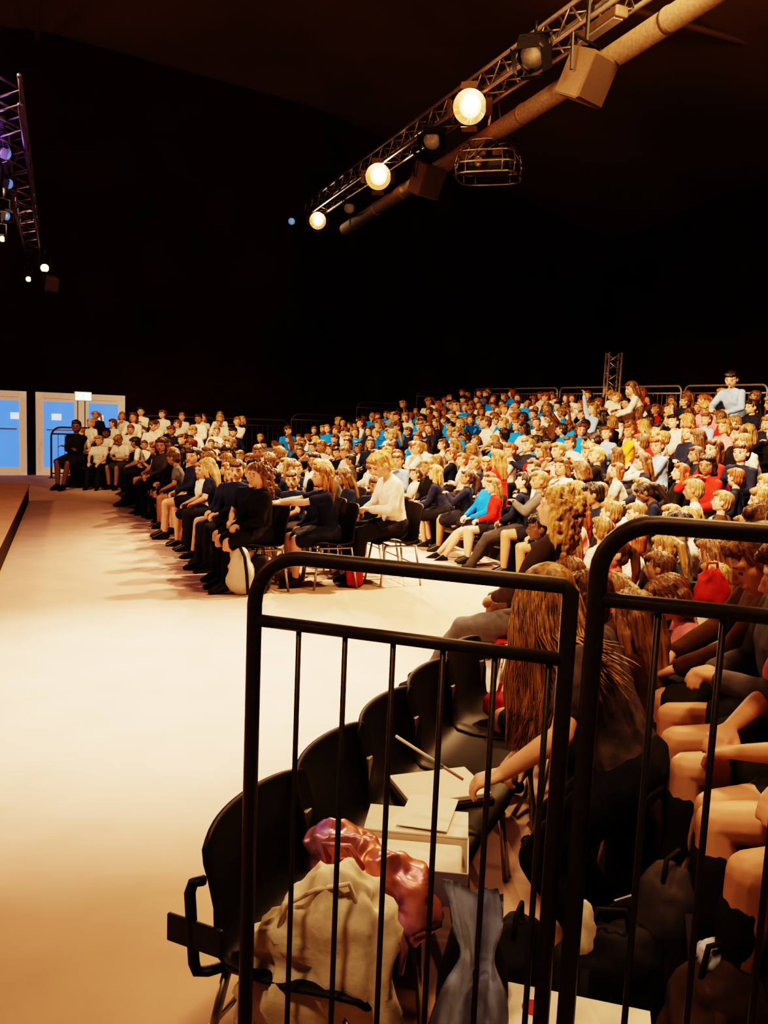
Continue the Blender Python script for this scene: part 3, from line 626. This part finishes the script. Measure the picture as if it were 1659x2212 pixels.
for k in range(NB):
    b=VB+PV*k; z=RISE*k; amax=11.0+2.0*k/(NB-1); nm='the %s tiered row'%words[k]
    if k: slab('seating_tier',-5.5,amax+.4,b-.48,(b+.21) if k<NB-1 else b+.9,0,z,M['tier'],'dark platform step carrying %s of the audience'%nm,'platform')
    bench(uv(-4.8,b+.03),uv(amax+.2,b+.03),z,'long dark bench seat under %s'%nm)
    n=0; a=-4.6+random.uniform(0,.3)
    while a<amax:
        P=uv(a,b+random.uniform(-.09,.09),z); hx,hy=proj(P+V((0,0,1.06)))
        f=max(0,min(1,(a-5)/6)); rz=TH0+f*.75-(.45 if a<2 else .15)+random.uniform(-.6,.6)
        if hx<1700:
            BS.append(spec(P,rz,'B','%s from the right in %s'%(words[min(n,49)],nm),'children in the tiered rows',shoes=(k==0))); n+=1
        a+=random.uniform(.31,.47)+.003*max(0,a)
for i in range(4):
    a=9.3+.62*i; z=.17*i; nm=['the front row by doors','the second row by doors','the third row by doors','the back row by doors'][i]
    if i: slab('seating_tier',a-.45,a+.17,-1.0+.2*i,2.85,0,z,M['tier'],'low platform step carrying %s'%nm,'platform')
    bench(uv(a+.03,2.8),uv(a+.03,-.9+.2*i),z,'dark bench seat under %s'%nm)
    for j in range(8):
        P=uv(a,-.65+.2*i+.43*j,z)
        sp_=spec(P,random.uniform(-.35,.25),'E','%s from the left in %s'%(words[j],nm),'children in the end rows by the doors',shoes=(i==0),**({'top':'black jumper','hair':'dark','s':1.1,'hs':'short'} if i==0 and j==0 else {'top':'white shirt'} if i==0 and j in(1,2,4) else {}))
        person(*sp_)
for k,(b,amin,amaxx) in enumerate(((.62,-5.4,-4.75),(1.15,-5.0,-4.0),(1.75,-5.2,-2.7),(2.35,-4.6,-2.2),(2.85,-4.4,-1.7))):
    n=0; a=amaxx; nm=['the row beside the long-haired girl','the nearest short row','the second short row','the third short row','the fourth short row'][k]
    while a>amin:
        P=uv(a,b); hx,hy=proj(P+V((0,0,1.06)))
        if hx<1700:
            chair(P,TH0-.5,'black plastic chair, %s from the left in %s'%(words[n],nm),group='black chairs in the short rows behind the barrier')
            kw={}
            if k==2 and n==0: kw=dict(top='green jumper',hair='dark',hs='short',pose='lap')
            elif k<2: kw=dict(hs=random.choice(['bob','long','ponytail']),hair=random.choice(['fair','brown','brown']),top=random.choice(['white shirt','pink shirt','grey jumper','brown jumper']),pose=random.choice(['lap','slump','lookdown']))
            elif k<4: kw=dict(hair=random.choice(['fair','blonde','brown','brown','auburn']))
            randperson(P,TH0-.8+random.uniform(-.3,.3),'C','%s from the left in %s'%(words[n],nm),'children in the short near rows',shoes=True,**kw); n+=1
        a-=.40
P=uv(-3.55,1.15); chair(P,TH0-.5,'red plastic chair under the woman in grey trousers',CHR)
person(P+V((0,0,-.02)),TH0-.95,'back',1.14,'jumper',(.06,.04,.035),'trousers',(.13,.115,.11),'curly',(.50,.29,.115),SKIN[0],'woman with curly blonde hair in brown jacket and grey trousers, seated',None,True)
p=ud(1600,835,12.6); person(V((p.x,p.y,RISE*7)),TH0+.2,'standlean',1.12,'jumper',TOPS['pale blue shirt'],'trousers',(.05,.05,.06),'short',HAIR['dark'],SKIN[1],'person in pale blue shirt standing and leaning above the top right rows',None,True)
p=ud(1395,850,13.5); person(V((p.x,p.y,RISE*7)),TH0-.6,'standlean',1.0,'jumper',TOPS['white shirt'],'trousers',(.05,.05,.06),'long',HAIR['brown'],SKIN[1],'person in white top bending over between the upper right rows',None,True)
# ---------------------------------------------------------------- foreground people
ZP=.20
plat=[V((.98,1.55,0)),V((2.6,1.1,0)),V((3.2,3.3,0)),V((1.3,3.5,0))]
tag(ob('seating_tier',prism(bmesh.new(),plat,0,ZP),M['tier']),'raised dark platform behind the right barrier carrying the nearest children','platform')
thl=math.atan2(-.93,-.36)
for i,(x,y,c,ps,bt,lb) in enumerate(((1.25,1.90,TOPS['black jumper'],'lap','shorts','child with bare knees seated nearest behind the right barrier'),(1.29,2.22,TOPS['pink shirt'],'slump','shorts','child in pink with hands on bare knees seated second behind the right barrier'),(1.36,2.60,TOPS['grey jumper'],'lookdown','shorts','child in grey jumper looking down, third seat behind the right barrier'),(1.45,3.00,TOPS['brown jumper'],'knees','skirt','child in brown jumper with hands on knees, fourth seat behind the right barrier'))):
    P=V((x,y,ZP)); chair(P,thl+.30,['grey plastic chair under the nearest bare-kneed child','grey plastic chair under the second bare-kneed child','grey plastic chair under the child in grey jumper','grey plastic chair under the child in brown jumper'][i],CHG)
    person(P,thl+.30-.2*(i>=2),ps,1.04,'shirt' if i<2 else 'jumper',c,bt,(.05,.045,.03),['long','short','long','ponytail'][i],HAIR[['brown','brown','fair','brown'][i]],SKIN[i%4],lb,None,True,True,socks=(.03,.027,.026))
chair(V((1.06,3.45,0)),thl+.3,'empty grey plastic chair behind the long-haired girl',CHG)
girl=person(G,thg,'girl',1.0,'shirt',(.035,.030,.032),'trousers',(.02,.018,.018),None,None,SKIN[0],'girl with very long golden hair bending over the white box with a pen',None,True,True)
for ch in girl.children:
    if ch.name.startswith('shirt'): ch.data.materials.clear(); ch.data.materials.append(M['pattern'])
gk=skel('girl'); H=gk['H']; Hi=H.inverted(); hb=bmesh.new(); rg=random.Random(5)
WR=Matrix.Rotation(-thg,3,'Z')@V((1,0,0))     # picture-right in the girl's own frame
perp=V((-WR.y,WR.x,0))                        # away from the photographer
for i in range(2600):
    a=rg.uniform(-PI,PI); e_=rg.uniform(-.1,1.5)
    n=V((math.cos(a)*math.cos(e_),math.sin(a)*math.cos(e_),math.sin(e_)))
    if n.y<-.6 and n.z<.6: continue
    st_=H@(V((0,.012,.03))+V((n.x*.078,n.y*.094,n.z*.086)))
    lat=(st_-gk['hc']).dot(WR)/.09
    oe=.03+lat*.15+rg.gauss(0,.04); oe=max(-.13,min(.25,oe)); os_=lat*.105+.01+rg.gauss(0,.014)
    cl=.5+.5*math.sin(oe*55+1.3+3*noise.noise(V((oe*12,0,0))))
    fr_=max(0,min(1,(oe+.02)/.16)); de=-.14-.17*fr_+.04*cl+rg.uniform(-.02,.03); ds=-.115-.03*fr_+.02*cl+rg.uniform(-.015,.015)
    zend=(.66 if oe<.0 else .70+.22*fr_)+.05*cl+rg.uniform(0,.12)
    end=gk['hc']+WR*oe+perp*de; end.z=zend
    shp=gk['hc']+WR*os_+perp*ds+V((0,0,-.06))
    outp=st_+(H.to_3x3()@n)*.012; pts=[]; ph=oe*40+rg.uniform(0,1.0); wv=rg.uniform(.005,.014)
    for q in range(13):
        t=q/12
        if t<.3: s_=t/.3; p=st_.lerp(outp,min(1,s_*2)).lerp(shp,s_*s_)
        else: s_=(t-.3)/.7; p=shp.lerp(end,s_)+WR*(wv*math.sin(ph+s_*7))*s_+perp*(wv*math.cos(ph+s_*6))*s_
        pts.append(p)
    tube(hb,pts,.01,3,rs=[.0028]+[.0031]*9+[.0028,.002,.0006])
ell(hb,(0,.02,.034),(.080,.096,.087),H)
ho=ob('hair',hb,M['hair'],girl,True); ho.color=(.37,.20,.075,1)
# pen and boxes
pen=bmesh.new(); pa=ud(855,1590,2.20); pb=ud(1000,1684,2.22); tube(pen,[pa,pb],.0045,8); po=tag(ob('pen',pen,M['paper'],None,True),'slim pale pen held by the long-haired girl above the white box','pen')
pen=bmesh.new(); tube(pen,[pa.lerp(pb,.45),pa.lerp(pb,.7)],.0052,8); ob('grip',pen,M['green'],po,True)
def cardbox(label,P,rz,w,d,h,front,lid=True,name='cardboard_box'):
    r=tag(empty(name,P,rz),label,'box'); bm=bmesh.new(); t=.004
    box(bm,(0,0,t/2),(w,d,t)); box(bm,(0,-d/2,h/2),(w,t,h)); box(bm,(0,d/2,h/2),(w,t,h)); box(bm,(-w/2,0,h/2),(t,d,h)); box(bm,(w/2,0,h/2),(t,d,h)); ob('box_body',bm,M['card'],r)
    fp=ob('front_panel',box(bmesh.new(),(0,-d/2-.003,h/2),(w*1.0,.003,h)),M[front],r)
    if lid:
        bm=bmesh.new(); box(bm,(0,d/2+.08,h-.004),(w,.17,.004),Matrix.Rotation(-.05,3,'X')); ob('lid_flap',bm,M['card'],r)
    ob('contents',box(bmesh.new(),(0,0,h*.6),(w-.03,d-.03,h*.5),bev=.01),M['paper'],r)
    return r,fp
SEAT=.428*SZ
bx,fp=cardbox('open white box with lilac front on the second chair, papers inside',V((.12,2.17,SEAT+.05)),-.10,.30,.19,.095,'pinkcard')
for x,z,mt in((.095,.07,'green'),(.11,.045,'redink')): ob('printed_mark',box(bmesh.new(),(x,-.0995,z),(.018,.002,.012)),M[mt],fp)
pp=tag(ob('paper_sheet',box(bmesh.new(),(0,0,0),(.15,.20,.002)),M['paper']),'loose white sheet sliding off the box towards the pen','paper')
pp.location=V((.17,2.37,SEAT+.157)); pp.rotation_euler=(.02,-.03,-.25)
r=tag(empty('folder',FC[2]+V((.0,.0,SEAT+.01)),.35),'open pale folder with papers on the third near chair','folder')
ob('cover',box(bmesh.new(),(0,0,.01),(.32,.24,.02),bev=.004),M['brownfab'],r); ob('page',box(bmesh.new(),(.0,.0,.03),(.30,.22,.018),bev=.003),M['paper'],r)
def bagroot(name,label,cat,P,rz=0): return tag(empty(name,P,rz),label,cat)
r=bagroot('backpack','slumped crumpled pink bronze backpack on the nearest black chair','bag',FC[0]+V((.07,.0,SEAT-.005)),-.3)
bm=softbag(.44,.22,.19,2.4,.035,7,72,2,.66,.04); bmesh.ops.transform(bm,matrix=Matrix.Rotation(.55,4,'Y'),verts=bm.verts); zmin=min(v.co.z for v in bm.verts); bmesh.ops.translate(bm,vec=(0,0,-zmin),verts=bm.verts)
ob('bag_body',bm,M['holo'],r,True); bm=bmesh.new(); tube(bm,[(-.05,-.06,.22),(-.06,-.08,.27),(.01,-.08,.28),(.04,-.06,.22)],.006,8); ob('carry_loop',bm,M['holo'],r,True)
bm=bmesh.new(); tube(bm,[(.12,-.07,.12),(.17,-.11,.07),(.16,-.11,.0)],.010,8); ob('strap',bm,M['holo'],r,True)
r=bagroot('tote_bag','large crumpled whitish canvas tote bag standing behind the left barrier post','bag',V((-.11,1.845,0)),ba+.06)
bm=softbag(.42,.12,.60,3,.045,7,64,4,.84,.05)
for v in bm.verts:
    if v.co.z>.36: v.co.z+= (v.co.x*.45)*(v.co.z-.36)/.2
ob('bag_body',bm,M['cream'],r,True); bm=bmesh.new(); tube(bm,[(-.09,-.04,.48),(-.07,-.045,.55),(0,-.045,.60),(.08,-.045,.63),(.11,-.04,.56)],.006,8); ob('handle',bm,M['cream'],r,True)
r=bagroot('backpack','small dark backpack standing on the floor under the grey blue garment','bag',V((.25,1.80,0)),.2); ob('bag_body',softbag(.2,.14,.54,3.5,.02,7,30,6,.7),M['darkcloth'],r,True); bm=bmesh.new(); tube(bm,[(-.04,0,.52),(-.03,0,.57),(.03,0,.57),(.04,0,.52)],.008,8); ob('carry_loop',bm,M['darkcloth'],r,True)
bm=bmesh.new(); g=[]
for i in range(41):
    t=i/40; row=[]
    for j in range(29):
        s=-1+2*j/28; wdt=.068-.038*math.exp(-((t-.25)/.12)**2)+.03*t; zz=.70-.60*t
        P=V((s*wdt+.02*math.sin(t*5),-.02*math.cos(s*6+t*4)*(.4+t)-.055-.03*t-.06*(1-s*s)*(1-t)**3-.035*math.exp(-((t-.25)/.09)**2)*(1-s*s),zz+.03*(1-s*s)*(1-t)**2))
        P+=V((.4,1,.5))*.016*noise.noise(V((s*2.5,t*6,1)))+V((.5,1,.3))*.010*noise.noise(V((s*6,t*9,4))); row.append(bm.verts.new(P))
    g.append(row)
for a,b in zip(g,g[1:]):
    for j in range(28): bm.faces.new((a[j],a[j+1],b[j+1],b[j]))
bmesh.ops.solidify(bm,geom=bm.faces[:],thickness=.008)
jk=ob('garment',bm,M['silverblue'],None,True); jk.location=(.235,1.735,0); jk.rotation_euler=(0,0,-.2); tag(jk,'pale blue grey knotted garment draped over the small dark backpack behind the bars','garment')
bx,fp=cardbox('white carton with a red round mark at the bottom edge behind the barrier',V((.47,1.72,0)),-.25,.34,.2,.345,'card',False)
bt_=ob('box_top',box(bmesh.new(),(0,0,.348),(.345,.205,.006)),M['card'],bx); bm=bmesh.new(); lathe(bm,[(.025,0),(.025,.002)],24,Matrix.Translation((-.09,.03,.3515))); ob('red_mark',bm,M['red'],bt_)
r=bagroot('bag','red knitted bag lying on the fifth near chair','bag',FC[4]+V((0,0,SEAT)),.4); ob('bag_body',softbag(.2,.16,.13,2.6,.02,14,30,8,.8),M['red'],r,True); bm=bmesh.new(); tube(bm,[(-.05,0,.10),(-.03,0,.17),(.03,0,.17),(.05,0,.10)],.008,8); ob('handle',bm,M['red'],r,True)
for nm,lb,px,py,dd,w,h,mt in(('bag','red bag held up among the near right children',1530,1320,3.5,.14,.19,'red'),('bag','shiny pink bag beside the red bag at the right edge',1635,1320,3.4,.14,.14,'pink')):
    p=ud(px,py,dd); r=bagroot(nm,lb,'bag',p,.3); ob('bag_body',softbag(w,.10,h,3,.025,9,36,3,.8,.035),M[mt],r,True); bm=bmesh.new(); tube(bm,[(-.03,0,h*.85),(-.025,0,h*1.1),(.025,0,h*1.1),(.03,0,h*.85)],.006,6); ob('handle',bm,M[mt],r,True)
# clutter on the floor behind the barriers
for i,(x,y,w,d_,h,mt,lb) in enumerate(((.62,1.98,.34,.24,.42,'darkcloth','large black rucksack on the floor at the girl\'s feet'),(.82,1.80,.28,.20,.46,'brownfab','brown rucksack standing behind the right barrier'),(.80,2.08,.26,.20,.52,'greyfab','grey school bag by the bare-kneed child\'s feet'),(.40,2.06,.26,.18,.36,'darkcloth','black school bag under the near chairs by the garment'),(1.02,1.55,.28,.18,.56,'darkcloth','tall black bag at the lower right corner'),(.98,3.02,.32,.26,.42,'darkcloth','black bag in front of the empty grey chair'),(.90,2.62,.26,.22,.50,'brownfab','brown bag between the girl and the seated children'),(-.14,2.09,.28,.20,.30,'darkcloth','black bag pushed under the nearest black chair'),(.02,2.46,.3,.24,.30,'darkcloth','black bag pushed under the second near chair'))):
    r=bagroot('school_bag',lb,'bag',V((x,y,0)),.4*i); ob('bag_body',softbag(w,d_,h,3,.025,8,36,i*2,.82,.03),M[mt],r,True)
    bm=bmesh.new(); tube(bm,[(-.05,0,h*.95),(-.035,0,h+.05),(.035,0,h+.05),(.05,0,h*.95)],.007,8); ob('carry_loop',bm,M['darkcloth'],r,True)
    bm=bmesh.new(); tube(bm,[(-w*.25,-d_*.42,h*.9),(-w*.3,-d_*.62,h*.5),(-w*.25,-d_*.45,.05)],.012,8); ob('strap',bm,M[mt],r,True)
for x,y,z,w,h,mt,lb in((.54,1.95,.0,.10,.50,'cream','crumpled pale cloth stuffed upright beside the white carton'),(.82,1.82,.44,.10,.05,'silverblue','pale bluish crumpled cloth lying on the brown rucksack'),(.90,2.62,.49,.18,.09,'pink','pink scarf heaped on the brown bag between the children')):
    r=tag(ob('cloth',softbag(w,.09,h,2.5,.02,14,36,7,.6,.025),M[mt],None,True),lb,'cloth'); r.location=(x,y,z)
# bags at the floor block
p=uz(515,1282,0); r=bagroot('drawstring_bag','white drawstring bag with dark strap leaning by the nearest floor chair','bag',p+V((0,-.02,0)),-.3); ob('bag_body',softbag(.30,.14,.42,2.6,.03,7,32,5,.8,.02),M['card'],r,True)
bm=bmesh.new(); tube(bm,[(.02,-.02,.44),(.10,-.08,.36),(.13,-.09,.2),(.13,-.06,.02)],.016,8); ob('strap',bm,M['darkcloth'],r)
p=uz(560,1282,0); r=bagroot('backpack','dark backpack on the floor beside the white drawstring bag','bag',p,.2); ob('bag_body',softbag(.22,.18,.36,3,.02,8,30,3,.8),M['darkcloth'],r,True); bm=bmesh.new(); tube(bm,[(-.04,0,.34),(-.03,0,.42),(.03,0,.42),(.04,0,.34)],.008,6); ob('carry_loop',bm,M['darkcloth'],r,True)
p=uz(765,1268,0); r=bagroot('bag','small red bag on the floor under the white-jacketed woman','bag',p,.2); ob('bag_body',softbag(.18,.12,.24,3.5,.015,9,24,9,.85),M['red'],r,True); bm=bmesh.new(); tube(bm,[(-.04,0,.22),(-.03,0,.3),(.03,0,.3),(.04,0,.22)],.007,6); ob('handle',bm,M['red'],r,True)
# tiered audience: nearest as individuals, the farthest remainder as one mass
BS.sort(key=lambda s:(s[0]-C0).length); room=300-COUNT[0]; far=BS[room:]
for s in BS[:room]: person(*s)
if far:
    vs=[];fs=[];cs=[];off=0
    for s in far:
        R=(Matrix.Translation(s[0])@Matrix.Rotation(s[1],4,'Z')@Matrix.Rotation(s[16][1],4,'Y')@Matrix.Scale(s[3],4)); ps=s[2] if (s[2],'body') in LOD else 'lap'
        for key,Mx,c in (((ps,'body'),R,s[10]),(('','hair:'+s[8]),R@skel(ps)['H'],s[9]),((ps,s[4]),R,s[5])):
            v_,t_=lod(*key); A=np.array(Mx); vs.append(v_@A[:3,:3].T+A[:3,3]); fs.append(t_+off); off+=len(v_); cs.append(np.tile(np.array([*c,1.],'f'),(len(v_),1)))
    vs=np.concatenate(vs);fs=np.concatenate(fs);cs=np.concatenate(cs)
    me=bpy.data.meshes.new('distant_audience'); me.vertices.add(len(vs)); me.vertices.foreach_set('co',vs.astype('f').ravel())
    me.loops.add(fs.size); me.loops.foreach_set('vertex_index',fs.astype('i').ravel()); me.polygons.add(len(fs)); me.polygons.foreach_set('loop_start',np.arange(0,fs.size,3,dtype='i'))
    me.update(calc_edges=True); me.polygons.foreach_set('use_smooth',[True]*len(fs)); at_=me.color_attributes.new('Col','FLOAT_COLOR','POINT'); at_.data.foreach_set('color',cs.astype('f').ravel()); me.validate()
    o=link('distant_audience',me,None,[M['crowd']]); o['kind']='stuff'; tag(o,'mass of distant seated children filling the far ends of the upper tiered rows','audience')
print('PEOPLE',COUNT[0],'FAR',len(far),'OBJ',len(bpy.data.objects))
# ---------------------------------------------------------------- lights
def spot(P,aim,power,col,size,blend,rad=.15):
    l=bpy.data.lights.new('spot','SPOT'); l.energy=power; l.color=col; l.spot_size=math.radians(size); l.spot_blend=blend; l.shadow_soft_size=rad
    o=bpy.data.objects.new('spot',l); COL.objects.link(o); o.location=P; o.rotation_euler=(V(aim)-V(P)).to_track_quat('-Z','Y').to_euler(); return o
WARM=(1,.61,.33)
spot(V((-.6,5.6,6.6)),(-1.25,5.0,0),4300,(1,.72,.51),41,1,.2)
for i,p in enumerate(LP): spot(p+(V((-2,7,0))-p).normalized()*.4,uv(2.5,2.0,0),[2800,3800,3800][i],(1,.62,.36),52,1,.12)
spot(V((-6,5,7)),uv(2,5.5,1.4),6600,WARM,46,1,.3)
spot(V((-3,1.5,7)),uv(-1,6.5,1.4),7600,WARM,48,1,.3)
spot(V((-8,10,7)),uv(8,5.5,1.4),6800,WARM,46,1,.3)
spot(V((-5,9,6.5)),uv(10.2,1.4,.9),3000,WARM,36,1,.4)  # unseen fill spot added to brighten the end rows by the doors
spot(V((-1,.6,7)),uv(-3.3,2.3,1.0),1900,WARM,36,1,.3)  # unseen fill spot added to lighten the short near rows
spot(V((5,11,7.5)),uv(-.5,3.2,1.0),7500,WARM,56,1,.2)
spot(V((-6.5,6,5.5)),uv(2.5,1.0,.9),1500,WARM,34,1,.3)  # unseen low key added to lift the dark clothing in the floor rows
spot(V((-1.0,-.3,6)),(.2,2.25,.5),520,WARM,22,1,.3)
spot(V((.6,1.0,6)),(1.25,2.5,.6),400,(1,.58,.3),36,1,.3)  # unseen fill spot added for the children behind the right barrier
l=bpy.data.lights.new('glow','POINT'); l.energy=1150; l.color=(1,.58,.28); l.shadow_soft_size=.6; o=bpy.data.objects.new('glow',l); COL.objects.link(o); o.location=uv(-2.5,3.6,6.9)  # bare point light without fixture, added to brighten the roof cloth
l=bpy.data.lights.new('glow','POINT'); l.energy=800; l.color=(1,.54,.26); l.shadow_soft_size=.6; o=bpy.data.objects.new('glow',l); COL.objects.link(o); o.location=uv(2,-9,6.6)  # second bare light added for the roof, further left
spot(V((-1.5,3.0,5.5)),uz(1080,260,5.8),300,(1,.6,.3),50,1,.3)  # added fill without fixture, lights the overhead rig from the camera side
l=bpy.data.lights.new('purple','POINT'); l.energy=45; l.color=(.5,.28,1); l.shadow_soft_size=.2; o=bpy.data.objects.new('purple',l); COL.objects.link(o); o.location=uz(-60,330,4.0)
wd=bpy.data.worlds.new('world'); S.world=wd; wd.use_nodes=True; wd.node_tree.nodes['Background'].inputs[0].default_value=(.5,.25,.12,1); wd.node_tree.nodes['Background'].inputs[1].default_value=.012
